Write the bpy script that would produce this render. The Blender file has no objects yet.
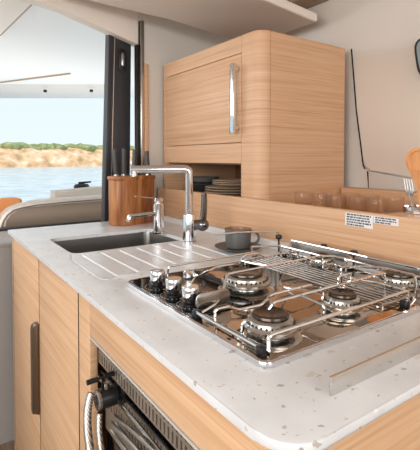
import bpy, bmesh, math, random
from mathutils import Vector, Matrix, noise
random.seed(7)
C = bpy.context.scene.collection
scn = bpy.context.scene

# ------------------------------------------------------------ camera
YAW = math.atan(290/420.0); PITCH = math.radians(1.5)
cam_d = bpy.data.cameras.new('camera'); cam = bpy.data.objects.new('camera', cam_d); C.objects.link(cam)
cam_d.sensor_fit = 'HORIZONTAL'; cam_d.sensor_width = 36; cam_d.lens = 36.0
cam_d.shift_y = -55/420.0; cam_d.clip_start = .02; cam_d.clip_end = 2000
cam.location = (.295, -.314, 1.22)
fwd = Vector((-math.cos(YAW)*math.cos(PITCH), math.sin(YAW)*math.cos(PITCH), -math.sin(PITCH)))
cam.rotation_euler = fwd.to_track_quat('-Z', 'Y').to_euler()
scn.camera = cam

# ------------------------------------------------------------ colour management, world, lights
vs = scn.view_settings
vs.view_transform = 'Standard'; vs.look = 'None'; vs.gamma = 1; vs.use_curve_mapping = False
vs.exposure = 0.0
w = bpy.data.worlds.new('sky'); scn.world = w; w.use_nodes = True
nt = w.node_tree; nt.nodes.clear()
wo = nt.nodes.new('ShaderNodeOutputWorld'); bg = nt.nodes.new('ShaderNodeBackground')
tc = nt.nodes.new('ShaderNodeTexCoord'); sp = nt.nodes.new('ShaderNodeSeparateXYZ'); rp = nt.nodes.new('ShaderNodeValToRGB')
nt.links.new(tc.outputs['Generated'], sp.inputs[0]); nt.links.new(sp.outputs['Z'], rp.inputs[0])
rp.color_ramp.elements[0].position = 0.0; rp.color_ramp.elements[0].color = (.80, .90, .93, 1)
rp.color_ramp.elements[1].position = .7; rp.color_ramp.elements[1].color = (.62, .78, .95, 1)
nt.links.new(rp.outputs[0], bg.inputs['Color']); bg.inputs['Strength'].default_value = 1.1
nt.links.new(bg.outputs[0], wo.inputs[0])

def lamp(name, kind, loc, target, energy, color=(1, 1, 1), size=1.0, size_y=None):
    d = bpy.data.lights.new(name, kind); d.energy = energy; d.color = color
    o = bpy.data.objects.new(name, d); C.objects.link(o); o.location = loc
    o.rotation_euler = (Vector(target)-Vector(loc)).to_track_quat('-Z', 'Y').to_euler()
    if kind == 'AREA':
        d.shape = 'RECTANGLE'; d.size = size; d.size_y = size_y or size
    if kind == 'SUN': d.angle = math.radians(2)
    return o
lamp('sun', 'SUN', (20, -14, 30), (0, 0, 0), 2.3, (1, .96, .91))
# added fill lamps standing in for daylight from saloon windows behind and beside camera
lamp('saloon_fill', 'AREA', (.6, -2.3, 1.6), (-.6, .4, 1.0), 58, (1, .985, .98), 2.6, 1.0)
lamp('forward_fill', 'AREA', (2.4, .1, 1.65), (-.6, .6, 1.15), 24, (1, .985, .98), 1.6, .9)
lamp('companionway_light', 'AREA', (-2.3, -.9, 1.75), (-.6, .3, .9), 12, (.95, .98, 1), 1.2, .8)
lamp('cockpit_bounce_fill', 'AREA', (-4.4, .9, .25), (-4.4, .9, 3), 64, (1, .97, .94), 2.2, 3.6)  # added upward fill, standing in for light bounced off the deck

# ------------------------------------------------------------ materials
def srgb(c):
    return tuple(((x/255)/12.92 if x/255 <= .04045 else ((x/255+.055)/1.055)**2.4) for x in c) + (1,)
def mat(name, col, rough=.5, metal=0.0, spec=.5, trans=0.0, ior=1.45, bump=None, coat=0.0):
    m = bpy.data.materials.new(name); m.use_nodes = True
    b = m.node_tree.nodes['Principled BSDF']
    b.inputs['Base Color'].default_value = srgb(col); b.inputs['Roughness'].default_value = rough
    b.inputs['Metallic'].default_value = metal; b.inputs['Specular IOR Level'].default_value = spec
    b.inputs['Transmission Weight'].default_value = trans; b.inputs['IOR'].default_value = ior
    b.inputs['Coat Weight'].default_value = coat
    n, l = m.node_tree.nodes, m.node_tree.links
    t = n.new('ShaderNodeTexCoord'); no = n.new('ShaderNodeTexNoise')
    sc, amt = bump if bump else (40, .02)
    no.inputs['Scale'].default_value = sc; no.inputs['Detail'].default_value = 4
    bu = n.new('ShaderNodeBump'); bu.inputs['Strength'].default_value = amt; bu.inputs['Distance'].default_value = .01
    l.new(t.outputs['Object'], no.inputs['Vector']); l.new(no.outputs[0], bu.inputs['Height']); l.new(bu.outputs[0], b.inputs['Normal'])
    return m
def wood(name, cols, stretch=(3, 3, 90), rough=.45, contrast=1.0, rot=(0, 0, 0), fine=3.0):
    m = mat(name, cols[0], rough); n, l = m.node_tree.nodes, m.node_tree.links
    b = n['Principled BSDF']; t = n.new('ShaderNodeTexCoord'); mp = n.new('ShaderNodeMapping')
    mp.inputs['Scale'].default_value = stretch; mp.inputs['Rotation'].default_value = rot
    n1 = n.new('ShaderNodeTexNoise'); n1.inputs['Scale'].default_value = 1; n1.inputs['Detail'].default_value = 6; n1.inputs['Distortion'].default_value = .15
    mp2 = n.new('ShaderNodeMapping'); mp2.inputs['Scale'].default_value = tuple(s*fine for s in stretch); mp2.inputs['Rotation'].default_value = rot
    n2 = n.new('ShaderNodeTexNoise'); n2.inputs['Scale'].default_value = 1; n2.inputs['Detail'].default_value = 3
    l.new(t.outputs['Object'], mp.inputs[0]); l.new(mp.outputs[0], n1.inputs['Vector'])
    l.new(t.outputs['Object'], mp2.inputs[0]); l.new(mp2.outputs[0], n2.inputs['Vector'])
    mx = n.new('ShaderNodeMath'); mx.operation = 'MULTIPLY_ADD'; mx.inputs[1].default_value = .45
    l.new(n2.outputs[0], mx.inputs[0])
    ml = n.new('ShaderNodeMath'); ml.operation = 'MULTIPLY'; ml.inputs[1].default_value = .55
    l.new(n1.outputs[0], ml.inputs[0]); l.new(ml.outputs[0], mx.inputs[2])
    r = n.new('ShaderNodeValToRGB'); e = r.color_ramp.elements
    h = .17/contrast
    e[0].position = .5-h*.8; e[0].color = srgb(cols[0]); e[1].position = .5+h; e[1].color = srgb(cols[-1])
    if len(cols) > 2:
        k = e.new(.5); k.color = srgb(cols[1])
    l.new(mx.outputs[0], r.inputs[0]); l.new(r.outputs[0], b.inputs['Base Color'])
    return m
M = {}
M['oak'] = wood('oak_veneer', [(194, 148, 110), (208, 165, 128), (217, 178, 143)], (1.6, 1.6, 120))
M['oak_base'] = wood('oak_base_veneer', [(202, 157, 118), (215, 174, 135), (223, 186, 150)], (1.6, 1.6, 110))
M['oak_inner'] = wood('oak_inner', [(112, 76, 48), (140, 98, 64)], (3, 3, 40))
M['acacia'] = wood('acacia', [(96, 54, 28), (158, 98, 56), (196, 138, 88)], (22, 22, 2.2), .4, .95)
M['beech'] = wood('spoon_wood', [(186, 118, 66), (214, 150, 96), (226, 166, 112)], (30, 30, 5), .5)
M['white'] = mat('white_gelcoat', (224, 221, 217), .35)
M['cream'] = mat('cream_liner', (230, 218, 206), .6, bump=(60, .05))
M['beige'] = mat('beige_vinyl', (218, 204, 190), .6, bump=(120, .08))
M['greige'] = mat('greige_gelcoat', (205, 197, 188), .4)
M['seat_back'] = mat('seat_back_taupe', (118, 102, 88), .65, bump=(150, .1))
M['seat'] = mat('seat_leatherette', (206, 194, 182), .55, bump=(150, .1))
M['seat_piping'] = mat('seat_piping', (120, 104, 92), .6)
M['orange'] = mat('orange_fabric', (238, 158, 96), .8, bump=(200, .2))
M['black'] = mat('black_plastic', (24, 24, 26), .35)
M['blackframe'] = mat('anodised_dark_frame', (58, 58, 61), .4, .3)
M['chrome'] = mat('chrome', (226, 226, 228), .07, 1.0)
M['steel'] = mat('brushed_steel', (190, 187, 182), .24, 1.0, bump=(90, .03))
M['greysteel'] = mat('grille_steel', (168, 162, 156), .3, .9)
M['mirror'] = mat('mirror_steel', (186, 170, 154), .06, 1.0)
M['sinksteel'] = mat('sink_steel', (140, 136, 131), .28, 1.0, bump=(200, .03))
M['darkglass'] = mat('black_glass', (10, 10, 12), .06, 0, .8)
M['glass'] = mat('drinking_glass', (176, 128, 92), .04, 0, .9)
M['glass'].node_tree.nodes['Principled BSDF'].inputs['Alpha'].default_value = .20
M['darkceramic'] = mat('dark_stoneware', (84, 82, 80), .4)
M['mugin'] = mat('mug_inside_glaze', (150, 106, 70), .3)
M['plate'] = mat('beige_stoneware', (205, 184, 160), .4)
M['label'] = mat('label_white', (232, 230, 228), .5)
M['ink'] = mat('label_ink', (84, 84, 92), .6)
M['bronze'] = mat('bronze_handle', (120, 104, 88), .35, .85)
M['knife_grip'] = mat('knife_grip', (66, 66, 68), .35)
M['capmetal'] = mat('burner_cap_metal', (78, 68, 60), .2, .8)
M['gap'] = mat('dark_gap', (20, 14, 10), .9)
M['trim'] = mat('brown_trim', (168, 142, 118), .5)
M['slotsteel'] = mat('oven_steel', (150, 137, 122), .35, .45)
M['jamb'] = mat('grey_jamb', (160, 156, 152), .5)
M['lightsteel'] = mat('light_steel_trim', (222, 218, 212), .3, .3)
M['hullwall'] = mat('hull_side_liner', (214, 204, 193), .55)
M['floor'] = wood('cabin_floor', [(120, 100, 82), (150, 128, 106)], (3, 40, 3))
M['sole'] = mat('cockpit_deck', (214, 210, 204), .6)

def counter_mat():
    m = mat('speckled_worktop', (235, 235, 234), .3, bump=(80, .01)); n, l = m.node_tree.nodes, m.node_tree.links
    b = n['Principled BSDF']; t = n.new('ShaderNodeTexCoord')
    prev = None
    base = n.new('ShaderNodeTexNoise'); base.inputs['Scale'].default_value = 14; base.inputs['Detail'].default_value = 5
    l.new(t.outputs['Object'], base.inputs['Vector'])
    r0 = n.new('ShaderNodeValToRGB'); r0.color_ramp.elements[0].color = srgb((214, 215, 216)); r0.color_ramp.elements[1].color = srgb((224, 225, 226))
    r0.color_ramp.elements[0].position = .35; r0.color_ramp.elements[1].position = .65
    l.new(base.outputs[0], r0.inputs[0]); prev = r0.outputs[0]
    for scale, thr, frac, ca, cb in ((80, .24, .84, (166, 156, 148), (194, 188, 182)), (160, .22, .88, (150, 142, 138), (210, 192, 170)), (60, .30, .90, (234, 234, 234), (198, 191, 184))):
        mp = n.new('ShaderNodeMapping'); mp.inputs['Scale'].default_value = (1, .6, 1); mp.inputs['Location'].default_value = (scale*.013, .2, 0)
        mp.inputs['Rotation'].default_value = (0, 0, scale*.1)
        nz = n.new('ShaderNodeTexNoise'); nz.inputs['Scale'].default_value = scale*1.2
        mixv = n.new('ShaderNodeMix'); mixv.data_type = 'VECTOR'; mixv.inputs[0].default_value = .012
        l.new(t.outputs['Object'], mp.inputs[0]); l.new(t.outputs['Object'], nz.inputs['Vector'])
        l.new(mp.outputs[0], mixv.inputs[4]); l.new(nz.outputs['Color'], mixv.inputs[5])
        v = n.new('ShaderNodeTexVoronoi'); v.inputs['Scale'].default_value = scale; v.voronoi_dimensions = '3D'
        l.new(mixv.outputs[1], v.inputs['Vector'])
        d = n.new('ShaderNodeMath'); d.operation = 'LESS_THAN'; d.inputs[1].default_value = thr; l.new(v.outputs['Distance'], d.inputs[0])
        s = n.new('ShaderNodeSeparateColor'); l.new(v.outputs['Color'], s.inputs[0])
        g = n.new('ShaderNodeMath'); g.operation = 'GREATER_THAN'; g.inputs[1].default_value = frac; l.new(s.outputs[0], g.inputs[0])
        mu = n.new('ShaderNodeMath'); mu.operation = 'MULTIPLY'; l.new(d.outputs[0], mu.inputs[0]); l.new(g.outputs[0], mu.inputs[1])
        cc = n.new('ShaderNodeMix'); cc.data_type = 'RGBA'; cc.inputs[6].default_value = srgb(ca); cc.inputs[7].default_value = srgb(cb)
        l.new(s.outputs[1], cc.inputs[0])
        mx = n.new('ShaderNodeMix'); mx.data_type = 'RGBA'; l.new(mu.outputs[0], mx.inputs[0]); l.new(prev, mx.inputs[6]); l.new(cc.outputs[2], mx.inputs[7])
        prev = mx.outputs[2]
    l.new(prev, b.inputs['Base Color'])
    return m
M['counter'] = counter_mat()
def noise_mat(name, cols, scale, rough=.8, bump=0, stretch=(1, 1, 1), spec=.3):
    m = mat(name, cols[0], rough, spec=spec, bump=(scale, bump)); n, l = m.node_tree.nodes, m.node_tree.links
    b = n['Principled BSDF']; t = n.new('ShaderNodeTexCoord'); mp = n.new('ShaderNodeMapping'); mp.inputs['Scale'].default_value = stretch
    no = n.new('ShaderNodeTexNoise'); no.inputs['Scale'].default_value = scale; no.inputs['Detail'].default_value = 8
    r = n.new('ShaderNodeValToRGB'); e = r.color_ramp.elements
    e[0].position = .33; e[0].color = srgb(cols[0]); e[1].position = .67; e[1].color = srgb(cols[-1])
    for i, c in enumerate(cols[1:-1]):
        k = e.new(.33+.34*(i+1)/(len(cols)-1)); k.color = srgb(c)
    l.new(t.outputs['Object'], mp.inputs[0]); l.new(mp.outputs[0], no.inputs['Vector']); l.new(no.outputs[0], r.inputs[0]); l.new(r.outputs[0], b.inputs['Base Color'])
    return m
M['cliff'] = noise_mat('sandy_cliff', [(176, 150, 112), (214, 172, 130), (230, 194, 156), (238, 216, 188)], .35, .9, .3)
M['scrub'] = noise_mat('green_scrub', [(112, 124, 84), (150, 158, 108), (180, 178, 132)], .6, .9, .5)

def sea_mat():
    m = mat('sea_water', (176, 198, 205), .22, spec=.5); n, l = m.node_tree.nodes, m.node_tree.links
    b = n['Principled BSDF']; t = n.new('ShaderNodeTexCoord'); mp = n.new('ShaderNodeMapping'); mp.inputs['Scale'].default_value = (1.4, .6, 1)
    no = n.new('ShaderNodeTexNoise'); no.inputs['Scale'].default_value = 1.1; no.inputs['Detail'].default_value = 8
    bu = n.new('ShaderNodeBump'); bu.inputs['Strength'].default_value = .8; bu.inputs['Distance'].default_value = .12
    l.new(t.outputs['Object'], mp.inputs[0]); l.new(mp.outputs[0], no.inputs['Vector']); l.new(no.outputs[0], bu.inputs['Height']); l.new(bu.outputs[0], b.inputs['Normal'])
    r = n.new('ShaderNodeValToRGB'); e = r.color_ramp.elements
    e[0].position = .38; e[0].color = srgb((168, 190, 198)); e[1].position = .62; e[1].color = srgb((216, 228, 231))
    l.new(no.outputs[0], r.inputs[0]); l.new(r.outputs[0], b.inputs['Base Color'])
    return m
M['sea'] = sea_mat()

# ------------------------------------------------------------ mesh helpers
class B:
    """collects shapes in world coordinates; build() links them as ONE mesh object"""
    def __init__(s): s.bm = bmesh.new()
    def box(s, a, b, bev=0, seg=2):
        x0, y0, z0 = [min(p, q) for p, q in zip(a, b)]; x1, y1, z1 = [max(p, q) for p, q in zip(a, b)]
        t = bmesh.new()
        v = [t.verts.new(p) for p in ((x0, y0, z0), (x1, y0, z0), (x1, y1, z0), (x0, y1, z0), (x0, y0, z1), (x1, y0, z1), (x1, y1, z1), (x0, y1, z1))]
        for f in ((3, 2, 1, 0), (4, 5, 6, 7), (0, 1, 5, 4), (1, 2, 6, 5), (2, 3, 7, 6), (3, 0, 4, 7)): t.faces.new([v[i] for i in f])
        if bev: bmesh.ops.bevel(t, geom=list(t.edges), offset=bev, segments=seg, affect='EDGES', profile=.5)
        s.add(t); return s
    def add(s, t, mtx=None):
        if mtx is not None: bmesh.ops.transform(t, matrix=mtx, verts=t.verts)
        bmesh.ops.recalc_face_normals(t, faces=t.faces)
        me = bpy.data.meshes.new('tmp'); t.to_mesh(me); t.free(); s.bm.from_mesh(me); bpy.data.meshes.remove(me)
    def prism(s, pts, vec, bev=0, seg=2):
        """closed outline (3-D points) pushed along vec"""
        t = bmesh.new(); vec = Vector(vec)
        a = [t.verts.new(p) for p in pts]; b = [t.verts.new(Vector(p)+vec) for p in pts]
        f1 = t.faces.new(a); f2 = t.faces.new(b[::-1]); n = len(a)
        for i in range(n): t.faces.new([a[i], b[i], b[(i+1) % n], a[(i+1) % n]])
        if bev: bmesh.ops.bevel(t, geom=list(set(f1.edges) | set(f2.edges)), offset=bev, segments=seg, affect='EDGES', profile=.5)
        s.add(t); return s
    def tube(s, pts, r, seg=10, closed=False, cap=True, r1=None, flat=None):
        pts = [Vector(p) for p in pts]; n = len(pts); t = bmesh.new(); rings = []
        up = None
        for i, p in enumerate(pts):
            a = pts[(i-1) % n] if (closed or i > 0) else p; b = pts[(i+1) % n] if (closed or i < n-1) else p
            d = (b-a).normalized()
            if up is None:
                up = Vector((0, 0, 1)) if abs(d.z) < .9 else Vector((1, 0, 0))
            side = d.cross(up).normalized(); up = side.cross(d).normalized()
            rr = r if r1 is None else r+(r1-r)*i/(n-1)
            fx, fy = flat if flat else (1, 1)
            rings.append([t.verts.new(p+side*math.cos(2*math.pi*k/seg)*rr*fx+up*math.sin(2*math.pi*k/seg)*rr*fy) for k in range(seg)])
        m = n if closed else n-1
        for i in range(m):
            q, w_ = rings[i], rings[(i+1) % n]
            for k in range(seg): t.faces.new([q[k], q[(k+1) % seg], w_[(k+1) % seg], w_[k]])
        if cap and not closed:
            t.faces.new(rings[0][::-1]); t.faces.new(rings[-1])
        s.add(t); return s
    def lathe(s, prof, loc=(0, 0, 0), seg=32, mtx=None, closed=False):
        """profile of (radius, height); open ends on the axis are closed"""
        t = bmesh.new(); rings = []
        for r, z in prof:
            if r < 1e-5: rings.append([t.verts.new((0, 0, z))])
            else: rings.append([t.verts.new((r*math.cos(2*math.pi*k/seg), r*math.sin(2*math.pi*k/seg), z)) for k in range(seg)])
        pairs = list(zip(rings, rings[1:]))
        if closed: pairs.append((rings[-1], rings[0]))
        for a, b in pairs:
            for k in range(seg):
                k2 = (k+1) % seg
                if len(a) == 1 and len(b) == 1: continue
                if len(a) == 1: t.faces.new([a[0], b[k], b[k2]])
                elif len(b) == 1: t.faces.new([a[k], a[k2], b[0]])
                else: t.faces.new([a[k], a[k2], b[k2], b[k]])
        mm = Matrix.Translation(loc)
        if mtx is not None: mm = mm @ mtx
        s.add(t, mm); return s
    def cyl(s, loc, r, h, seg=28, mtx=None, bev=0):
        b = bev or .0001
        return s.lathe([(0, 0), (r-b, 0), (r, b), (r, h-b), (r-b, h), (0, h)], loc, seg, mtx)
    def build(s, name, m, parent=None, smooth=True, angle=35, **tags):
        me = bpy.data.meshes.new(name)
        o = bpy.data.objects.new(name, me); C.objects.link(o)
        if parent is not None:
            r = parent
            while r.parent: r = r.parent
            org = Vector(r.location); o.parent = parent
            bmesh.ops.translate(s.bm, vec=-org, verts=s.bm.verts)
        else:
            xs = [v.co for v in s.bm.verts]
            org = Vector(((min(c.x for c in xs)+max(c.x for c in xs))/2, (min(c.y for c in xs)+max(c.y for c in xs))/2, min(c.z for c in xs)))
            bmesh.ops.translate(s.bm, vec=-org, verts=s.bm.verts); o.location = org
        s.bm.to_mesh(me); s.bm.free(); me.materials.append(M[m] if isinstance(m, str) else m)
        if smooth:
            for p in me.polygons: p.use_smooth = True
            me.set_sharp_from_angle(angle=math.radians(angle))
        for k, v in tags.items(): o[k] = v
        return o
def cut(o, cutters, angle=35):
    """boolean cuts baked into o's mesh; cutters are B() collections in world space"""
    for c in cutters:
        me = bpy.data.meshes.new('cut'); c.bm.to_mesh(me); c.bm.free(); co = bpy.data.objects.new('cut', me); C.objects.link(co)
        r = o
        while r.parent: r = r.parent
        co.location = (0, 0, 0)
        md = o.modifiers.new('b', 'BOOLEAN'); md.operation = 'DIFFERENCE'; md.object = co; md.solver = 'EXACT'
        bpy.context.view_layer.update()
        dg = bpy.context.evaluated_depsgraph_get(); nm = bpy.data.meshes.new_from_object(o.evaluated_get(dg))
        o.modifiers.remove(md); old = o.data; nm.name = old.name; o.data = nm
        bpy.data.objects.remove(co); bpy.data.meshes.remove(me)
    for p in o.data.polygons: p.use_smooth = True
    o.data.set_sharp_from_angle(angle=math.radians(angle))
def thing(name, label, cat, loc, group=None):
    o = bpy.data.objects.new(name, None); C.objects.link(o); o.location = loc; o.empty_display_size = .05
    o['label'] = label; o['category'] = cat
    if group: o['group'] = group
    bpy.context.view_layer.update()
    return o
def tag(o, label, cat, group=None):
    o['label'] = label; o['category'] = cat
    if group: o['group'] = group
    return o
def struct(o): o['kind'] = 'structure'; return o
def dup(root, loc, label, rotz=None):
    def cp(o, par):
        c = o.copy(); C.objects.link(c)
        if par is not None: c.parent = par
        for ch in o.children: cp(ch, c)
        return c
    r = cp(root, None); r.location = loc; r['label'] = label
    if rotz is not None: r.rotation_euler = (0, 0, rotz)
    return r
def rrect(x0, y0, x1, y1, r, seg=6, z=0):
    """rounded rectangle outline; r = single or (x0y0, x1y0, x1y1, x0y1)"""
    if not isinstance(r, tuple): r = (r,)*4
    out = []
    for (cx, cy, a0, rr) in ((x0, y0, 180, r[0]), (x1, y0, 270, r[1]), (x1, y1, 0, r[2]), (x0, y1, 90, r[3])):
        sx = 1 if cx == x0 else -1; sy = 1 if cy == y0 else -1
        if rr < 1e-5: out.append((cx, cy, z)); continue
        for k in range(seg+1):
            a = math.radians(a0+90*k/seg); out.append((cx+sx*rr+rr*math.cos(a), cy+sy*rr+rr*math.sin(a), z))
    return out
def fillet(pts, r, seg=5):
    pts = [Vector(p) for p in pts]; out = [pts[0]]
    for a, p, b in zip(pts, pts[1:], pts[2:]):
        u = (a-p); v = (b-p); d = min(r, u.length*.49, v.length*.49); u.normalize(); v.normalize()
        s, e = p+u*d, p+v*d
        for k in range(seg+1):
            t = k/seg; out.append(s*(1-t)**2+p*2*t*(1-t)+e*t*t)
    out.append(pts[-1]); return out

# ============================================================ STRUCTURE
struct(B().box((-1.75, -3.2, -.05), (3.2, 1.5, 0)).build('floor', 'floor'))
# far hull side behind the counter
struct(B().box((-1.75, 1.262, 0), (3.2, 1.32, 2.1)).build('wall_hull', 'hullwall'))
# ceiling
struct(B().box((-1.72, -3.2, 2.06), (3.2, 1.4, 2.12)).build('ceiling', 'cream'))
# opposite side: low wall with windows above (open daylight)
struct(B().box((-1.75, -3.26, 0), (3.2, -3.2, .95)).build('wall_opposite', 'cream'))
struct(B().box((3.2, -3.26, 0), (3.26, 1.4, 1.0)).build('wall_forward', 'cream'))
# aft bulkhead: right part with post, lintel, low sill under the opening
f = B(); f.prism([(-1.645, .60, 0), (-1.645, 1.262, 0), (-1.645, 1.262, 2.06), (-1.645, .60, 2.06)], (-.07, 0, 0))
struct(f.build('wall_aft', 'greige'))
lt = B()
lt.prism([(-1.66, -3.2, 1.93), (-1.66, -.3, 1.93), (-1.66, .05, 1.918), (-1.66, .215, 1.897), (-1.66, .445, 1.836), (-1.66, .60, 1.795), (-1.66, .60, 2.06), (-1.66, -3.2, 2.06)], (-.06, 0, 0), .004)
struct(lt.build('wall_lintel', 'cream'))
struct(B().box((-1.665, -1.2, 0), (-1.72, .60, .845)).box((-1.66, -1.2, .845), (-1.80, .60, .862), .004).build('wall_sill', 'jamb'))
# ceiling slab over the galley (sloping down towards the hull)
def slz(y): return 1.95-.1*y
sl = B()
sl.prism([(-1.0, -2.8, slz(-2.8)), (-1.0, 1.165, slz(1.165)), (-1.46, 1.165, slz(1.165)), (-1.46, .652, slz(.652)), (-1.50, .60, slz(.6)), (-1.56, .30, slz(.3)), (-1.56, -2.8, slz(-2.8))], (0, 0, .045), .012, 3)
struct(sl.build('trim_1', 'cream'))
# darker recess box over the slab
struct(B().box((-1.30, 1.14, 1.955), (-1.0, 1.262, 2.06), .01).build('trim_2', 'trim'))

# hull liner panel (padded) around the side window, with rounded lower corner
pp = fillet([(-.889, 1.262, 1.709), (-.852, 1.262, 1.43), (-.800, 1.262, 1.178), (-.55, 1.262, 1.146), (.6, 1.262, 1.10), (.6, 1.262, 1.709)], .03, 6)
tp = B().prism(pp, (0, -.022, 0), .006, 3)
for v in tp.bm.verts: v.co.y += .024*max(0, min(1, (v.co.z-1.18)/.50))
struct(tp.build('trim_3', 'beige'))
struct(B().prism([(-.780, 1.262, 1.0), (-.786, 1.262, 1.172), (-.55, 1.262, 1.136), (.6, 1.262, 1.09), (.6, 1.262, 1.0)], (0, -.018, 0), .004).build('trim_4', 'greige'))
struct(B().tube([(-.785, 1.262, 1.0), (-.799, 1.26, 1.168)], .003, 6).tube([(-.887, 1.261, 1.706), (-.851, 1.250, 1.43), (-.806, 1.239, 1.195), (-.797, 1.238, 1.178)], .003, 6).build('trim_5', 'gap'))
win = B().prism([(x, 1.24, z) for x, z, _ in [(p[0], p[1], 0) for p in fillet([(-.3, 1.675, 0), (-.590, 1.675, 0), (-.566, 1.52, 0), (-.3, 1.48, 0)], .05, 5)]], (0, -.008, 0)).build('window_1', 'black', kind='structure')
B().prism([(x, 1.232, z) for x, z, _ in [(p[0], p[1], 0) for p in fillet([(-.3, 1.667, 0), (-.580, 1.667, 0), (-.556, 1.53, 0), (-.3, 1.492, 0)], .045, 5)]], (0, -.003, 0)).build('window_pane', mat('window_pane', (150, 160, 165), .1, .2), win)

# ---------------- companionway frame: dark pillar, chrome pole, wood strip
fr = thing('door_frame', 'tall black aluminium door pillar between the sea view and the galley wall', 'door frame', (-1.70, .50, .92))
B().prism([(-1.70, .428, .86), (-1.70, .452, .86), (-1.70, .484, 1.86), (-1.70, .46, 1.86)], (-.05, 0, 0), .004).build('outer_jamb', 'blackframe', fr)
B().prism([(-1.705, .452, .86), (-1.705, .566, .86), (-1.705, .580, 1.83), (-1.705, .484, 1.87)], (-.035, 0, 0), .003).build('door_panel', 'blackframe', fr)
B().prism([(-1.703, .458, .88), (-1.703, .463, .88), (-1.703, .493, 1.84), (-1.703, .488, 1.84)], (.003, 0, 0)).build('edge_bead', 'steel', fr)
lk = B().prism([(-1.702, y, z) for y, z, _ in rrect(.508, 1.662, .545, 1.772, .012)], (.006, 0, 0), .002).build('lock_plate', 'black', fr)
B().prism([(-1.697, y, z) for y, z, _ in rrect(.521, 1.685, .536, 1.750, .006)], (.006, 0, 0), .002).build('latch', 'steel', lk)
tag(B().box((-1.665, .578, .862), (-1.645, .600, 1.79), .003).build('side_post', 'black'), 'slim black post edge left of the chrome strip in the doorway', 'post')
tag(B().box((-1.672, .600, .935), (-1.64, .622, 1.915), .004).build('chrome_strip', 'steel'), 'tall chrome strip beside the black door pillar', 'metal strip')
tag(B().box((-1.66, .622, .94), (-1.638, .643, 1.70), .002).build('wooden_strip', 'oak'), 'narrow upright oak strip between chrome strip and cream wall', 'wooden strip')

# ---------------- outside: cockpit, sea, land
struct(B().box((-7.4, -4, -.05), (-1.75, 1.9, .02)).build('floor_cockpit', 'sole'))
ht = B().prism([(-1.76, -5, 2.15), (-1.76, 2.6, 2.15), (-5.60, 2.6, 2.15), (-5.60, 1.945, 2.15), (-6.49, .655, 2.15), (-6.49, -5, 2.15)], (0, 0, .08), .01)
struct(ht.build('ceiling_hardtop', 'white'))
d = Vector((-5.585+6.485, 1.962-.658, 0)).normalized(); nrm = Vector((d.y, -d.x, 0))
p0 = Vector((-6.485, .658, 2.10)); 
struct(B().prism([p0-d*.0, p0+d*1.9, p0+d*1.9+nrm*.9+Vector((0, 0, .05)), p0+nrm*.9+Vector((0, 0, .05))], (0, 0, .05), .02).build('trim_6', 'greige'))
struct(B().prism([(-3.10, .18, 2.12), (-2.30, .235, 2.12), (-1.9, -.6, 2.12), (-3.3, -.6, 2.12)], (0, 0, .03), .004).build('trim_7', 'cream'))
struct(B().tube([(-3.14, .185, 2.132), (-2.28, .243, 2.132)], .010, 6).build('trim_8', 'trim'))
struct(B().tube([(-5.344, .496, 2.146), (-4.325, 1.036, 2.146)], .012, 6).build('trim_9', 'trim'))
for k, (x, y) in enumerate(((-5.35, 1.02), (-5.0, 1.50))):
    tag(B().cyl((x, y, 2.075), .022, .03).build('deck_fitting', 'black', group='roof fittings'), ['left', 'right'][k]+' small dark fitting on the underside of the white cockpit roof', 'fitting')

sea_o = B().prism([(-900, -600, -1.2), (40, -600, -1.2), (40, 800, -1.2), (-900, 800, -1.2)], (0, 0, -.5)).build('sea', 'sea', smooth=False)
sea_o['kind'] = 'structure'
# cliff strip
dirv = Vector((-115*math.cos(.02), 0, 0))
t = bmesh.new(); A0 = Vector((-112, -90, -1.2)); A1 = Vector((-150, 130, -1.2)); NX, NZ = 260, 14
al = (A1-A0).normalized(); back = Vector((-al.y, al.x, 0))
if back.x > 0: back = -back
rows = []
for j in range(NZ+1):
    row = []
    for i in range(NX+1):
        u = i/NX; q = A0.lerp(A1, u); s = j/NZ
        top = 6.0+1.2*noise.noise(Vector((u*14, 0, 0)))+.6*noise.noise(Vector((u*50, 3, 0)))
        n1 = noise.noise(Vector((u*60, s*3, 1.0)))*2.2+noise.noise(Vector((u*160, s*9, 5.0)))*.8
        h = top*(1-(1-min(1, s*1.6))**1.5) if s < .62 else top+(s-.62)*2.5
        dist = s*13 if s < .62 else 8+(s-.62)*90
        pnt = q+back*(dist+n1*(1 if s > .05 else 0))+Vector((0, 0, h-.1+.35*n1*math.sin(min(1, s*1.6)*3.1)))
        row.append(t.verts.new(pnt))
    rows.append(row)
for j in range(NZ):
    for i in range(NX): t.faces.new([rows[j][i], rows[j][i+1], rows[j+1][i+1], rows[j+1][i]])
lb = B(); lb.add(t); lo = lb.build('sandy_cliff_shore', 'cliff'); lo['kind'] = 'structure'
t = bmesh.new()
for i in range(620):
    u = random.random(); q = A0.lerp(A1, u); top = random.random() < .68
    dist = random.uniform(8, 20) if top else random.uniform(2, 6); s = dist/13
    h = (7.1+1.2*noise.noise(Vector((u*14, 0, 0)))+(dist-8)*.035) if top else dist*.55
    r = random.uniform(.8, 2.0) if top else random.uniform(.3, .8)
    mm = Matrix.Translation(q+back*dist+Vector((0, 0, h-1.2))) @ Matrix.Diagonal((r*1.3, r*1.5, r*.85, 1))
    ret = bmesh.ops.create_icosphere(t, subdivisions=2, radius=1, matrix=mm)
    for v in ret['verts']: v.co += v.normal*noise.noise(v.co*1.9)*.5 + Vector((0, 0, noise.noise(v.co*1.1)*.3))
sb = B(); sb.add(t); so = sb.build('green_scrub', 'scrub'); tag(so, 'low green scrub growing along the top of the sandy cliff', 'bushes'); so['kind'] = 'stuff'

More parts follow.
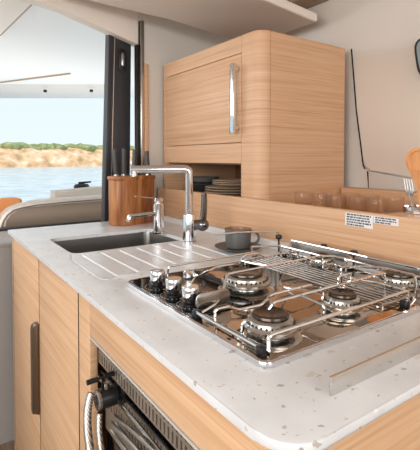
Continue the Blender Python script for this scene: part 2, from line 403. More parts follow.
# cockpit seats (backrests seen from behind)
def cushion(name, outline_yz, x, depth, label, cat, m='seat'):
    r = thing(name, label, cat, (x-depth/2, sum(p[0] for p in outline_yz)/len(outline_yz), min(p[1] for p in outline_yz)))
    B().prism([(x, y, z) for y, z in outline_yz], (-depth, 0, 0), .028, 4).build('cushion', m, r, angle=60)
    top = [(x+.001, y, z) for y, z in outline_yz if True]
    return r
near = [(.085, .785), (.093, .83), (.118, .875), (.155, .905), (.21, .925), (.30, .938), (.50, .948), (.95, .955), (1.9, .96), (1.9, .785)]
c1 = cushion('backrest_cushion', near, -2.6, .16, 'long beige cockpit backrest cushion with rounded left end, nearest the galley', 'seat cushion')
B().prism([(-2.598, y, z) for y, z in [(.12, .786), (.128, .835), (.152, .868), (.19, .893), (.25, .906), (.50, .918), (.95, .925), (1.85, .93), (1.85, .786)]], (.006, 0, 0), .002).build('back_panel', 'seat_back', c1, label='taupe back panel')
B().tube([(-2.598, y, z) for y, z in [(.10, .79), (.11, .83), (.135, .868), (.17, .895), (.22, .908), (.30, .918), (.50, .928), (.95, .935), (1.6, .94)]], .004, 6).build('piping', 'seat_piping', c1)
c2 = cushion('backrest_cushion', [(.63, .80), (.63, .942), (1.0, .962), (2.0, .975), (2.0, .80)], -3.4, .18, 'beige cushion farther off in front of the sea, behind the long one', 'seat cushion')
bs = thing('cockpit_bench', 'beige moulded cockpit bench carrying the long backrest cushion', 'bench', (-2.75, .9, 0))
B().box((-2.58, -.3, .02), (-2.95, 1.9, .782), .02).build('seat_base', 'greige', bs)
B().box((-2.552, -.3, .774), (-2.575, 1.9, .792), .004).build('dark_rail', 'blackframe', bs)
b2 = tag(B().box((-3.35, .5, .02), (-3.7, 2.0, .795), .02).build('bench_base', 'greige'), 'moulded base under the farther beige cockpit cushion', 'bench')
wn = thing('winch', 'small dark winch showing above the farther beige cushion', 'winch', (-3.75, .88, .90))
B().lathe([(0, 0), (.07, 0), (.075, .025), (.06, .045), (.02, .052), (0, .052)], (-3.75, .97, .932)).build('drum', 'black', wn)
B().tube([(-3.75, .94, .990), (-3.75, 1.06, .996)], .009, 8).build('winch_handle', 'black', wn)
B().box((-3.70, .85, .795), (-3.82, 1.09, .93), .01).build('pedestal', 'greige', wn)
op = B(); oq = fillet([(-2.82, -.25, .80), (-2.82, -.25, .925), (-2.82, .20, .95), (-2.82, .275, .945), (-2.82, .22, .80)], .03)
op.prism(oq, (-.13, 0, 0), .03, 4)
tag(op.build('scatter_cushion', 'orange', angle=60), 'orange scatter cushion at the left edge behind the beige backrest', 'cushion')

# ============================================================ BASE CABINETS
ZT = .907                                  # underside of worktop
bc = thing('sink_cabinet', 'oak base cabinet under the sink with a dark upright handle', 'cabinet', (-1.13, .32, 0))
body = B().box((-1.60, .012, .0), (-.716, .64, .74)).box((-1.60, .012, .74), (-1.40, .64, ZT-.001)).box((-1.40, .012, .74), (-1.385, .64, ZT-.001)).box((-1.0, .012, .74), (-.716, .64, ZT-.001)).box((-1.40, .012, .74), (-.98, .03, ZT-.001)).build('body', 'oak_inner', bc)
B().box((-1.600, .006, .0), (-.716, .0118, ZT-.002)).box((-1.1262, -.0043, .03), (-1.1228, .008, ZT-.005)).box((-1.582, -.0043, .03), (-1.579, .008, ZT-.005)).build('dark_joint', 'gap', bc)  # near-black strips fill the panel gaps, standing in for the shade inside
B().box((-1.603, -.004, .0), (-1.582, .014, ZT-.004), .002).build('end_stile', 'oak_base', bc)
dr = B().box((-1.579, -.004, .03), (-1.126, .005, ZT-.005), .0015).build('door', 'oak_base', bc)
hn = B(); hn.prism([(-1.158, -.004, .385), (-1.158, -.026, .395), (-1.158, -.026, .668), (-1.158, -.022, .680), (-1.158, -.014, .686), (-1.158, -.004, .686)], (.030, 0, 0), .003, 2)
hn.build('handle', 'bronze', dr)
B().box((-1.123, -.004, .03), (-.716, .005, ZT-.005), .0015).build('front_panel', 'oak_base', bc)

oc = thing('oven_cabinet', 'oak base cabinet with a cut-out framing the oven under the hob', 'cabinet', (-.37, .32, 0))
B().box((-.712, -.004, .0), (-.632, .014, ZT-.005), .0012).box((-.632, -.004, .822), (-.052, .014, ZT-.005), .0012).box((-.166, -.004, .0), (-.052, .014, .822)).box((-.632, -.004, 0), (-.166, .014, .12)).build('front_frame', 'oak_base', oc)
B().box((-.712, .015, 0), (-.690, .64, .86)).box((-.16, .015, 0), (-.145, .64, .86)).box((-.69, .62, 0), (-.16, .64, .86)).box((-.69, .015, 0), (-.16, .62, .11)).build('body', 'oak_inner', oc)
ec = B(); ec.prism(rrect(-.056, -.004, -.020, .655, (.0, .036, .0, .0), z=0), (0, 0, ZT-.005))
ec = ec.build('end_panel', 'oak_base', oc)
B().box((-.70, .005, .81), (-.055, .013, ZT-.0005)).box((-.050, .005, .1), (-.026, .60, ZT-.0005)).box((-.7160, -.0046, .03), (-.7119, .0135, ZT-.003)).build('dark_joint', 'gap', oc)  # dark strips paint the shade under the worktop and in the seam

# ---------------- oven in the cut-out
ov = thing('oven', 'stainless steel gas oven behind the cut-out, with slotted top fascia', 'oven', (-.42, .3, .12))
B().box((-.631, -.0055, .8165), (-.168, .012, .8205)).build('trim_frame', 'lightsteel', ov)
fb = B().box((-.627, .014, .758), (-.168, .018, .8155)).build('fascia', 'slotsteel', ov)
cs = B()
for i in range(33):
    x = -.620+i*.0138
    cs.box((x, .004, .788), (x+.0055, .028, .811)); cs.box((x, .004, .762), (x+.0055, .028, .782))
cut(fb, [cs])
fl = B().box((-.627, .030, .600), (-.168, .034, .720)).build('lower_fascia', 'slotsteel', ov)
cs = B()
for i in range(33):
    x = -.620+i*.0138
    cs.box((x, .02, .688), (x+.0058, .04, .713)); cs.box((x, .02, .655), (x+.0058, .04, .680))
cut(fl, [cs])
B().box((-.628, .10, .13), (-.168, .60, .798)).build('cavity', 'black', ov)
B().box((-.622, .030, .20), (-.19, .050, .596), .004).build('oven_door', 'darkglass', ov)
rk = B()
for k in range(5): rk.tube([(-.627, .020+.012*k, .736-.001*k), (-.172, .020+.012*k, .736-.001*k)], .0022, 6)
for k in range(28): rk.tube([(-.62+.016*k, .020, .733), (-.62+.016*k, .070, .733)], .0018, 6)
rk.build('wire_rack', 'black', ov)
B().tube([(-.627, .012, .726), (-.172, .012, .726)], .0035, 8).build('rack_rail', 'steel', ov)

# gas regulator with T handle
rg = thing('gas_regulator', 'black cylindrical gas regulator with T handle at the top of the oven opening', 'regulator', (-.520, -.02, .69))
rx = Matrix.Rotation(math.radians(-90), 4, 'X')
zc = .7340; xc = -.520; y0 = -.024
B().lathe([(0, 0), (.017, 0), (.0195, .004), (.0195, .036), (.016, .039), (.016, .043), (.0215, .046), (.0215, .066), (.018, .071), (.018, .078), (0, .078)], (xc, y0, zc), 28, rx).build('housing', 'black', rg)
B().lathe([(.010, 0), (.0205, 0), (.0205, .005), (.010, .005)], (xc, y0-.004, zc), 24, rx, closed=True).build('end_ring', 'steel', rg)
B().cyl((xc, y0+.016, zc+.017), .006, .014).build('inlet_nut', 'steel', rg)
B().cyl((xc, y0+.056, zc+.018), .0065, .012).build('outlet_nut', 'black', rg)
B().tube([(xc, -.016, zc+.02), (xc, -.016, zc+.042)], .0022, 8).tube([(xc, -.040, zc+.042), (xc, .008, zc+.045)], .0024, 8).tube([(xc, -.048, zc+.042), (xc, -.026, zc+.043)], .0052, 10).tube([(xc, -.012, zc+.044), (xc, .009, zc+.045)], .0052, 10).build('t_handle', 'black', rg)
def braided(name):
    m = mat(name, (186, 176, 166), .32, .8); n, l = m.node_tree.nodes, m.node_tree.links
    t_ = n.new('ShaderNodeTexCoord'); wv = n.new('ShaderNodeTexWave'); wv.inputs['Scale'].default_value = 120; wv.bands_direction = 'DIAGONAL'
    r = n.new('ShaderNodeValToRGB'); r.color_ramp.elements[0].color = srgb((120, 104, 92)); r.color_ramp.elements[1].color = srgb((214, 206, 198))
    l.new(t_.outputs['Object'], wv.inputs['Vector']); l.new(wv.outputs[0], r.inputs[0]); l.new(r.outputs[0], n['Principled BSDF'].inputs['Base Color'])
    return m
M['braid'] = braided('braided_hose')
def bez(p, n=18):
    p = [Vector(q) for q in p]; out = []
    for k in range(n+1):
        t = k/n; out.append(p[0]*(1-t)**3+p[1]*3*t*(1-t)**2+p[2]*3*t*t*(1-t)+p[3]*t**3)
    return out
tag(B().tube(bez([(-.546, -.030, .738), (-.540, -.050, .70), (-.515, -.050, .655), (-.435, -.045, .56)]), .0085, 12).build('braided_hose', 'braid', group='braided gas hoses'), 'outer braided hose curving down from the regulator, nearest the oak door', 'hose')
tag(B().tube(bez([(-.510, -.026, .711), (-.500, -.036, .68), (-.475, -.034, .63), (-.390, -.028, .555)]), .006, 12).build('braided_hose', 'braid', group='braided gas hoses'), 'inner braided hose curving down beside the outer one under the regulator', 'hose')
for k, (za, zb, y) in enumerate(((.706, .755, .000), (.697, .732, -.009), (.688, .710, .002), (.678, .686, -.008), (.668, .658, .000))):
    nm = ['uppermost', 'second from top', 'middle', 'second from bottom', 'lowest'][k]
    tag(B().tube([(-.495, y, za), (-.335, y, (za+zb)/2), (-.175, y, zb)], .0036, 8).build('steel_pipe', 'greysteel', group='bundle of thin steel pipes'), nm+' thin steel pipe of the bundle running right across the oven opening', 'pipe')

# ============================================================ WORKTOP
wt = B()
wt.prism(rrect(-1.648, -.014, 0.0, .655, (.006, .055, .0, .0), 8, z=ZT), (0, 0, .013), .003, 2)
wt = wt.build('worktop', 'counter')
tag(wt, 'long white speckled stone worktop with a rounded near corner', 'worktop')
cuts = []
c = B(); c.prism(rrect(-1.345, .078, -1.035, .500, .035, 6, z=.88), (0, 0, .08)); cuts.append(c)
c = B(); c.prism(rrect(-.612, .105, -.160, .600, .02, 4, z=.88), (0, 0, .08)); cuts.append(c)
for k in range(7):
    y = .095+.062*k
    c = B(); pts = [(-1.012, y, .9255), (-1.0, y, .9225), (-.735, y, .9225), (-.722, y, .9255)]
    c.tube(pts, .0068, 14); cuts.append(c)
c = B(); c.tube(fillet([(-1.035, .075, .9225), (-.96, .052, .9205), (-.72, .050, .9205), (-.70, .066, .9225)], .03, 6), .004, 10); cuts.append(c)
cut(wt, cuts, 30)
tag(B().box((-1.60, .6555, .9), (.35, .682, .945), .003).build('worktop_upstand', 'white'), 'low white upstand strip along the back of the worktop', 'upstand')

# ---------------- sink
sk = thing('sink', 'rectangular stainless steel undermount sink in the white worktop', 'sink', (-1.185, .29, .76))
t = bmesh.new(); rings = []
for (ins, z, r) in ((-.012, .9065, .045), (0, .9065, .035), (.001, .895, .035), (.006, .79, .035), (.02, .772, .03), (.05, .766, .02), (.05, .764, .02), (.018, .764, .032), (.004, .785, .037), (-.002, .904, .037), (-.012, .904, .045)):
    rings.append([t.verts.new(p) for p in rrect(-1.345+ins, .078+ins, -1.035-ins, .500-ins, r, 6, z)])
n_ = len(rings[0])
for a, b in zip(rings, rings[1:]+rings[:1]):
    if a is rings[5]: continue
    for k in range(n_): t.faces.new([a[k], a[(k+1) % n_], b[(k+1) % n_], b[k]])
t.faces.new(rings[5]); t.faces.new(rings[6][::-1])
k_ = B(); k_.add(t); k_.build('basin', 'sinksteel', sk)
B().lathe([(0, .768), (.03, .768), (.034, .7665), (.034, .770), (.028, .771), (.024, .769), (0, .769)], (-1.185, .29, 0)).build('drain', 'chrome', sk)

# ---------------- taps
t1 = thing('tap', 'short chrome mixer tap with a side spout between knife block and tall tap', 'tap', (-1.218, .478, .92))
B().lathe([(0, 0), (.026, 0), (.026, .006), (.0215, .010), (.0205, .05), (.0215, .105), (.0215, .118), (.016, .124), (0, .124)], (-1.218, .478, .92)).build('tap_body', 'chrome', t1)
B().tube(fillet([(-1.218, .474, 1.000), (-1.222, .42, 1.000), (-1.226, .356, .998), (-1.226, .352, .985)], .012), .012, 14, flat=(1.1, .75)).build('spout', 'chrome', t1)
B().tube([(-1.226, .352, .990), (-1.226, .352, .978)], .0125, 16).build('aerator', 'steel', t1)
B().cyl((-1.218, .478, 1.046), .019, .016, bev=.003).tube([(-1.219, .472, 1.060), (-1.223, .425, 1.066), (-1.226, .380, 1.073)], .0085, 10, r1=.006, flat=(1, .45)).build('lever', 'chrome', t1)

t2 = thing('tap', 'tall chrome kitchen tap with square swan neck spout and dark lever', 'tap', (-.978, .475, .92))
cx, cy = -.978, .475
B().lathe([(0, 0), (.027, 0), (.027, .008), (.0235, .011), (.0235, .098), (.0225, .102), (.0, .102)], (cx, cy, .92)).build('tap_body', 'chrome', t2)
sp_ = Vector((-.42, -1, 0)).normalized()
pth = [Vector((cx, cy, 1.015)), Vector((cx, cy, 1.184)), Vector((cx, cy, 1.184))+sp_*.205]
B().tube(fillet(pth, .018, 6), .0145, 16, flat=(1, .85)).build('neck', 'chrome', t2)
e_ = Vector((cx, cy, 0))+sp_*.192
B().tube([(e_.x, e_.y, 1.182), (e_.x, e_.y, 1.160)], .0125, 16).build('aerator', 'steel', t2)
ld = Vector((.55, .83, 0))
q = Vector((cx, cy, .985))+ld*.018
lb = B(); lb.tube([q, q+ld*.022], .018, 20); lb.lathe([(0, -.023), (.009, -.0212), (.0163, -.0163), (.0212, -.009), (.023, 0), (.0212, .009), (.0163, .0163), (.009, .0212), (0, .023)], q+ld*.030, 22)
M['darkchrome'] = mat('dark_chrome', (118, 116, 116), .14, 1)
lv = lb.build('lever_hub', 'darkchrome', t2)
q2 = q+ld*.030
B().tube([q2+Vector((0, 0, .008)), q2+ld*.004+Vector((0, 0, .045)), q2+ld*.006+Vector((0, 0, .085)), q2+ld*.005+Vector((0, 0, .112))], .0135, 14, r1=.0105, flat=(1, .75)).build('lever', 'darkchrome', lv, label='dark glossy upright lever')

# ---------------- knife block and knives
kb = thing('knife_block', 'oval acacia wood knife block holding four dark knives', 'knife block', (-1.545, .508, .92))
def oval(cx, cy, rx, ry, n=40, p=2.6, ang=0):
    o = []
    for k in range(n):
        a = 2*math.pi*k/n; c_, s_ = math.cos(a), math.sin(a)
        x = rx*math.copysign(abs(c_)**(2/p), c_); y = ry*math.copysign(abs(s_)**(2/p), s_)
        o.append((cx+x*math.cos(ang)-y*math.sin(ang), cy+x*math.sin(ang)+y*math.cos(ang)))
    return o
kc = (-1.535, .505)
B().prism([(x, y, .921) for x, y in oval(*kc, .064, .120, ang=.30)], (0, 0, .205), .004).build('block', 'acacia', kb)
B().prism([(x, y, 1.126) for x, y in oval(*kc, .068, .126, ang=.30)], (0, 0, .016), .004).build('rim', 'acacia', kb)
for k, (dx, dy, h, lean) in enumerate(((.010, -.082, .122, .004), (-.01, -.036, .125, 0), (-.02, .018, .120, -.002), (.01, .078, .115, .003))):
    x, y = kc[0]+dx, kc[1]+dy
    kn = thing('knife', ['leftmost dark-handled knife in the wooden block, with pointed butt', 'second knife from the left in the wooden block', 'third knife from the left in the wooden block, behind the tap end', 'rightmost knife in the wooden block, shorter grip'][k], 'knife', (x, y, 1.143), 'knives in the block')
    B().tube([(x, y, 1.143), (x, y-lean, 1.18), (x, y-lean*2, 1.143+h*.8), (x, y-lean*2, 1.143+h)], .0125, 12, r1=.0105, flat=(1.0, .7)).build('grip', 'knife_grip', kn)
    B().tube([(x, y, 1.1425), (x, y, 1.150)], .0130, 12, flat=(1.0, .75)).build('bolster', 'steel', kn)

# ============================================================ BACK LEDGE with tray
lg = thing('back_ledge', 'long oak ledge behind the worktop with a recessed tray', 'ledge', (-.6, .9, .90))
B().box((-1.62, .683, .90), (.35, .703, 1.0745), .0025).build('front_board', 'oak', lg)
B().box((-.372, .704, 1.055), (.35, 1.235, 1.0735), .002).box((-.376, .704, .985), (-.360, 1.235, 1.0735), .001).box((-.87, 1.175, 1.0), (.35, 1.236, 1.098), .004).box((-.865, .704, .985), (-.377, 1.172, .997)).box((-1.62, .704, .99), (-.872, 1.236, 1.039)).build('tray', 'oak', lg)
# label stickers
def sticker(x0, x1, z0, z1, lines, label):
    s = thing('sticker', label, 'label', ((x0+x1)/2, .682, z0), 'warning stickers')
    B().box((x0, .6815, z0), (x1, .683, z1)).build('paper', 'label', s)
    p = B(); rr = random.Random(int(abs(x0)*1000))
    for i in range(lines):
        zz = z1-(z1-z0)*(i+.55)/(lines+.1); h = (z1-z0)/(lines+.1)*.30; x = x0+.005; end = x1-.005-(.0 if i < lines-1 else (x1-x0)*.2)
        while x < end-.003:
            wd = min(rr.uniform(.004, .012), end-x); p.box((x, .6809, zz-h), (x+wd, .6816, zz+h)); x += wd+.0022
    p.build('printed_lines', 'ink', s)
sticker(-.468, -.380, 1.032, 1.068, 5, 'larger white sticker with five printed lines on the oak ledge')
sticker(-.377, -.307, 1.049, 1.068, 3, 'smaller white sticker with three printed lines, right of the larger one')

# ---------------- upper cabinet
uc = thing('upper_cabinet', 'tall oak cabinet with one door, chrome handle and open dish shelf', 'cabinet', (-1.25, .97, 1.05))
X0, X1, Y0, Y1 = -1.627, -.880, .722, 1.207
ub = B().prism(rrect(X0, Y0, X1, Y1, (.006, .048, .0, .0), 10, z=1.04), (0, 0, .66), .004, 2).build('body', 'oak', uc)
cc = []
cc.append(B().box((-1.601, .70, 1.058), (-.991, 1.18, 1.203)))
cc.append(B().box((-1.592, .70, 1.283), (-.989, .742, 1.634)))
cc.append(B().box((-.9895, .70, 1.634), (-.9880, .7235, 1.72)).box((-.9895, .70, 1.02), (-.9880, .7235, 1.283)))
cc.append(B().box((-.8820, .772, 1.02), (-.87, .7738, 1.72)))
cut(ub, cc)
ud = B().box((-1.5895, .7215, 1.2855), (-.9915, .740, 1.6315), .001).build('door', 'oak', uc)
uh = B().box((-1.018, .684, 1.318), (-.994, .702, 1.592), .004).box((-1.014, .700, 1.335), (-.998, .722, 1.350), .001).box((-1.014, .700, 1.565), (-.998, .722, 1.580), .001)
uh.build('handle', 'chrome', ud)
B().box((-1.5905, .7418, 1.2845), (-.9905, .7425, 1.6325)).build('door_gap_shade', 'gap', uc)  # near-black sheet paints the shade in the gap around the door
B().box((-1.600, 1.172, 1.059), (-.992, 1.179, 1.202)).box((-1.600, .74, 1.197), (-.992, 1.17, 1.2025)).build('shelf_shade_lining', 'oak_inner', uc, label='dark brown shelf lining with painted shade')  # darker wood sheets put the shade of the open shelf into the colour

# ---------------- dishes
def dish(name, m, loc, R, h, label, group, bowl=False):
    if bowl: pr_ = [(0, 0), (R*.55, 0), (R*.9, h*.35), (R, h), (R-.004, h), (R*.86, h*.4), (R*.5, .005), (0, .005)]
    else: pr_ = [(0, 0), (R*.6, 0), (R*.66, .003), (R*.97, h), (R, h+.001), (R*.97, h+.003), (R*.62, .006), (0, .006)]
    o = B().lathe(pr_, loc, 40).build(name, m); return tag(o, label, 'bowl' if bowl else 'plate', group)
ord5 = ['bottom', 'second from bottom', 'third from bottom', 'fourth from bottom']
for k in range(4):
    dish('plate', 'darkceramic', (-1.462, .875, 1.059+.0095*k), .095, .008, ord5[k]+' dark grey plate of the left stack on the dish shelf', 'dark plates on the shelf')
tag(B().lathe([(0, 0), (.05, 0), (.068, .010), (.074, .032), (.070, .032), (.062, .010), (.045, .005), (0, .005)], (-1.455, .862, 1.0985), 40).build('bowl', 'darkceramic'), 'dark grey bowl sitting on top of the left stack of plates', 'bowl')
for k in range(3):
    dish('plate', 'plate', (-1.255, .865, 1.059+.0115*k), .115, .009, ord5[k].replace('third from bottom', 'topmost large').replace('second from bottom', 'middle large').replace('bottom', 'lowest large', 1 if k == 0 else 0)+' beige plate of the right stack on the dish shelf', 'beige plates on the shelf')
for k in range(3):
    dish('side_plate', 'plate', (-1.235, .865, 1.0975+.0085*k), .092, .008, ['lowest small', 'middle small', 'topmost small'][k]+' beige side plate of the right stack on the dish shelf', 'beige side plates on the shelf')

# ---------------- glasses in the tray
g0 = None
gp = [(-.735, .80), (-.665, .815), (-.595, .80), (-.520, .815), (-.448, .80), (-.70, .90), (-.62, .905), (-.54, .90), (-.46, .905)]
gn = ['first from left', 'second from left', 'middle', 'fourth from left', 'rightmost', 'first from left', 'second from left', 'third from left', 'rightmost']
def tumbler(x, y, z):
    return B().lathe([(0, 0), (.026, 0), (.028, .003), (.034, .102), (.0335, .104), (.032, .102), (.0262, .010), (0, .009)], (x, y, z), 28).build('drinking_glass', 'glass')
g0 = tumbler(gp[0][0], gp[0][1], .998); g0['category'] = 'glass'
for k, (x, y) in enumerate(gp):
    row = 'front row' if k < 5 else 'back row'
    lab = 'clear drinking glass in the oak tray, '+gn[k]+' of the '+row
    if k == 0: g0['label'] = lab; g0['group'] = 'glasses in the tray'
    else: dup(g0, (x, y, .998), lab)

# ---------------- utensils
uj = thing('utensil_cup', 'small steel cup on the ledge holding a fork and wooden spoon', 'cup', (-.318, .79, 1.0735))
B().lathe([(0, 0), (.034, 0), (.036, .002), (.036, .018), (.034, .018), (.033, .003), (0, .003)], (-.318, .79, 1.074), 32).build('cup', 'chrome', uj)
ws = thing('wooden_spoon', 'large wooden spoon standing upright at the right edge', 'spoon', (-.30, .79, 1.08))
wp = [(-.312, 1.080), (-.312, 1.105), (-.315, 1.135), (-.322, 1.160), (-.338, 1.185), (-.350, 1.207), (-.352, 1.225), (-.345, 1.240), (-.328, 1.250), (-.305, 1.250), (-.288, 1.240), (-.279, 1.222), (-.279, 1.200), (-.286, 1.178), (-.292, 1.155), (-.294, 1.130), (-.294, 1.105), (-.296, 1.080)]
sb_ = B(); sb_.prism([(x, .792, z) for x, z in wp], (0, -.009, 0), .003, 2); so_ = sb_.build('spoon_body', 'beech', ws)
cut(so_, [B().lathe([(0, -.006), (.022, -.003), (.030, .012), (0, .012)], (-.316, .784, 1.215), 32, Matrix.Rotation(math.radians(90), 4, 'X') @ Matrix.Diagonal((1, 1.15, 1, 1)))])
fk = thing('fork', 'steel fork standing tines up left of the wooden spoon', 'fork', (-.335, .785, 1.08))
fb_ = B(); fb_.tube([(-.322, .785, 1.08), (-.332, .785, 1.105), (-.338, .785, 1.125)], .004, 8, flat=(1, .5))
fb_.prism([(-.347, .7865, 1.123), (-.329, .7865, 1.120), (-.325, .7865, 1.133), (-.350, .7865, 1.138)], (0, -.003, 0), .0008)
for k in range(4):
    x = -.349+.0074*k; fb_.tube([(x, .785, 1.136-.0012*k), (x-.005, .784, 1.168-.001*k)], .0017, 6, r1=.0012)
fb_.build('fork_body', 'greysteel', fk)

# ---------------- mug and saucer
mx_, my_ = -.786, .545
sc_ = B().lathe([(0, 0), (.045, 0), (.05, .003), (.076, .012), (.078, .014), (.075, .015), (.045, .007), (0, .007)], (mx_, my_, .9205), 44).build('saucer', 'darkceramic')
tag(sc_, 'dark grey saucer under the mug on the worktop', 'saucer')
mg = thing('mug', 'dark grey mug with brown glazed inside standing on its saucer', 'mug', (mx_, my_, .928))
B().lathe([(0, 0), (.036, 0), (.040, .004), (.0445, .062), (.0438, .0635), (.0432, .0630)], (mx_, my_, .928), 40).build('mug_body', 'darkceramic', mg)
B().lathe([(.0432, .0630), (.0420, .055), (.038, .010), (0, .008)], (mx_, my_, .928), 40).build('inside', 'mugin', mg, label='brown glazed inside')
hd = Vector((.62, .78, 0)); hc = Vector((mx_, my_, .928))
B().tube(bez([hc+hd*.040+Vector((0, 0, .054)), hc+hd*.078+Vector((0, 0, .058)), hc+hd*.076+Vector((0, 0, .006)), hc+hd*.038+Vector((0, 0, .014))], 14), .0048, 10, flat=(1.3, .8)).build('handle', 'darkceramic', mg)

# ============================================================ HOB
hb = thing('gas_hob', 'built-in mirror steel gas hob with chrome pan rails', 'hob', (-.385, .35, .92))
HX0, HX1, HY0, HY1 = -.638, -.143, .083, .632
B().prism(rrect(HX0, HY0, HX1, HY1, .018, 5, z=.9203), (0, 0, .007), .0025, 2).build('hob_plate', 'mirror', hb)
rim = B().prism(rrect(HX0-.001, HY0-.001, HX1+.001, HY1+.001, .018, 5, z=.9204), (0, 0, .0095), .003, 2).build('edge_rim', 'chrome', hb)
cut(rim, [B().prism(rrect(HX0+.0055, HY0+.0055, HX1-.0055, HY1-.0055, .014, 5, z=.91), (0, 0, .04))])
B().prism(rrect(-.630, .091, -.350, .240, .006, 3, z=.9272), (0, 0, .0022), .0008, 1).build('control_panel', 'darkglass', hb, label='black glass control panel')
for kx, ky in ((-.556, .128), (-.482, .128), (-.414, .128), (-.490, .200)):
    mk = B()
    for k in range(14):
        a = 2*math.pi*k/20+2.2; mk.box((kx+.028*math.cos(a)-.0008, ky+.028*math.sin(a)-.0008, .9293), (kx+.028*math.cos(a)+.0008, ky+.028*math.sin(a)+.0008, .9297))
    mk.build('dial_marks', 'label', hb)
for kx, ky in ((-.556, .128), (-.482, .128), (-.414, .128)):
    kb_ = B().lathe([(0, 0), (.018, 0), (.018, .003), (.012, .005), (.012, .012), (0, .012)], (kx, ky, .9294), 28).build('knob_base', 'black', hb)
    B().lathe([(0, 0), (.0165, 0), (.0175, .002), (.0175, .022), (.0163, .0243), (0, .0247)], (kx, ky, .9414), 28).box((kx-.0015, ky-.016, .9658), (kx+.0015, ky+.004, .9668)).build('knob_cap', 'chrome', kb_)
# rounded steel clip plate near the knobs and black block behind
B().prism([(-.372, y-.01, z) for y, z, _ in rrect(.075+.05, .931, .075+.13, .961, .010)], (-.003, 0, 0), .001).build('clip_plate', 'steel', hb)
B().box((-.45, .255, .929), (-.60, .268, .937), .002).build('black_bar', 'black', hb)
def burner(x, y, R):
    z = .9275
    b = B().lathe([(0, 0), (R*1.16, 0), (R*1.17, .002), (R*1.04, .004), (R*.66, .005), (R*.64, .009), (R*.96, .012), (R*1.02, .016), (R*1.02, .020), (R*.92, .023), (R*.88, .026), (R*.86, .031), (R*.76, .034), (0, .034)], (x, y, z), 48).build('burner', 'steel', hb)
    r_ = B()
    for k in range(28):
        a = 2*math.pi*k/28; ca, sa = math.cos(a), math.sin(a)
        r_.tube([(x+R*.84*ca, y+R*.84*sa, z+.0265), (x+R*.93*ca, y+R*.93*sa, z+.0262)], .0018, 6)
    r_.build('flame_ring', 'capmetal', b)
    B().lathe([(0, .034), (R*.66, .034), (R*.70, .0360), (R*.68, .0395), (R*.60, .0405), (R*.50, .0385), (0, .0385)], (x, y, z), 44).build('burner_cap', 'capmetal', b)
    B().cyl((x+R*.95*math.cos(2.2), y+R*.95*math.sin(2.2), z+.003), .003, .028, 10).build('spark_plug', 'label', b)
    return b
for x, y, R in ((-.430, .285, .054), (-.213, .158, .044), (-.213, .342, .037), (-.45, .555, .036), (-.232, .560, .042)): burner(x, y, R)
ZH = .9275
def rail(pts, r=.0028, name='wire_rail', m='chrome', fr_=.007):
    return B().tube(fillet(pts, fr_, 4), r, 8).build(name, m, hb)
# near right fiddle rail and its parallels running towards the back
rail([(-.163, .108, ZH), (-.163, .108, .958), (-.163, .480, .958), (-.163, .480, ZH)], .0034)
rail([(-.229, .112, ZH), (-.229, .112, .957), (-.229, .160, .957), (-.229, .178, .975), (-.229, .505, .976), (-.229, .507, ZH)], .0028)
rail([(-.231, .352, .976), (-.231, .353, .992), (-.231, .390, .992), (-.231, .392, .976)], .0024)
rail([(-.298, .106, ZH), (-.298, .106, .957), (-.298, .135, .957), (-.300, .160, .945), (-.300, .215, .943), (-.300, .240, .958), (-.300, .350, .958), (-.300, .388, .940), (-.300, .390, ZH)], .0028)
rail([(-.360, .110, ZH), (-.362, .150, .938), (-.385, .185, .942), (-.420, .225, .9735), (-.420, .528, .9735), (-.420, .530, ZH)], .0028)
rail([(-.500, .175, ZH), (-.510, .200, .948), (-.52, .269, .962), (-.52, .340, .960), (-.52, .352, .978), (-.52, .395, .978), (-.52, .420, .965), (-.52, .545, .965), (-.52, .548, ZH)], .0028)
# left rail and front rail
rail([(-.622, .190, ZH), (-.622, .192, .951), (-.622, .483, .953), (-.622, .484, ZH)], .0026)
rail([(-.600, .225, ZH+.001), (-.600, .225, .940), (-.600, .490, .942)], .0022)
rail([(-.350, .100, .930), (-.350, .100, .938), (-.172, .100, .938), (-.172, .100, .930)], .0030)
rail([(-.335, .112, .931), (-.335, .112, .934), (-.180, .112, .934), (-.180, .112, .930)], .0022)
for x, y in ((-.172, .103), (-.622, .478), (-.163, .470), (-.352, .103), (-.420, .522)):
    B().box((x-.008, y-.007, ZH), (x+.008, y+.007, ZH+.013), .002).build('rail_clamp', 'black', hb)
# cross bars linking the pan supports
rail([(-.229, .245, .975), (-.175, .245, .972), (-.175, .245, .96)], .0024)
rail([(-.30, .300, .958), (-.33, .300, .955), (-.345, .325, .940), (-.326, .338, ZH)], .0022)
rail([(-.420, .345, .9735), (-.475, .345, .968), (-.52, .345, .965)], .0024)
# wire grille of close parallel bars behind the front burners
gr = B()
for k in range(8):
    y = .425+.0150*k; z = .938
    gr.tube([(-.600, y, z), (-.180, y, z)], .0017, 6)
for x in (-.600, -.460, -.320, -.180): gr.tube([(x, .420, z-.002), (x, .535, z-.002)], .0026, 6)
for x in (-.600, -.180):
    for y in (.422, .532): gr.tube([(x, y, ZH), (x, y, z)], .0024, 6)
gr.build('wire_grille', 'greysteel', hb)
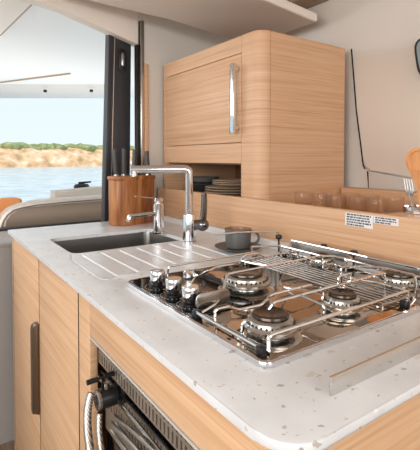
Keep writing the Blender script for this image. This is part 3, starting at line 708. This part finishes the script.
# rear pan rails with black end knobs
rail([(-.600, .600, ZH), (-.600, .600, .976), (-.430, .600, .976), (-.330, .590, .978), (-.220, .600, .976), (-.165, .600, .976), (-.165, .600, ZH)], .0034)
rail([(-.560, .520, ZH), (-.560, .520, .975), (-.410, .518, .975), (-.395, .540, .975), (-.36, .545, .975), (-.36, .545, ZH)], .0032)
rail([(-.310, .460, ZH), (-.310, .462, .976), (-.285, .500, .978), (-.245, .537, .976), (-.180, .537, .976), (-.180, .537, ZH)], .0032)
rail([(-.595, .555, .962), (-.45, .560, .962), (-.42, .575, .966), (-.30, .572, .964), (-.18, .575, .964)], .0028)
rail([(-.300, .475, .952), (-.240, .492, .954), (-.175, .492, .954)], .0028)
B().prism([(-.610, .612, .945), (-.42, .612, .945), (-.40, .612, .960), (-.42, .612, .972), (-.60, .612, .972), (-.615, .612, .960)], (0, .004, 0), .001).build('rear_guard', 'greysteel', hb)
B().prism([(-.380, .612, .945), (-.175, .612, .945), (-.165, .612, .960), (-.175, .612, .972), (-.37, .612, .972), (-.39, .612, .960)], (0, .004, 0), .001).build('rear_guard', 'greysteel', hb)
for x in (-.690, -.506, -.405):
    b_ = B().lathe([(0, 0), (.009, 0), (.0105, .003), (.0105, .009), (.008, .014), (0, .015)], (x, .636, .962), 18).tube([(x, .636, .9215 if x < -.64 else .930), (x, .636, .963)], .003, 8)
    b_.build('end_knob', 'black', hb)
# swung-out clamp arms reaching over the mug side
B().tube([(-.692, .637, .9825), (-.708, .58, .987), (-.720, .54, .990), (-.743, .51, .988), (-.771, .48, .983), (-.792, .468, .980)], .0028, 8, r1=.0032).build('clamp_arm', 'chrome', hb)
B().tube([(-.662, .499, .958), (-.601, .596, .960)], .0030, 8).tube([(-.662, .499, .958), (-.662, .503, .9215)], .0026, 8).tube([(-.601, .596, .960), (-.600, .600, ZH)], .0026, 8).build('clamp_arm', 'chrome', hb)

# ---------------- fiddle strip on the near end of the worktop
fs = thing('fiddle_rail', 'straight brushed metal strip standing on the near end of the worktop', 'rail', (-.049, .35, .92))
B().box((-.0505, .108, .9203), (-.0475, .60, .9445), .0006).build('strip', mat('polished_strip', (214, 210, 206), .16, .95, bump=(30, .02)), fs)
B().box((-.0507, .1078, .9445), (-.0473, .60, .9451)).build('top_edge', 'trim', fs)
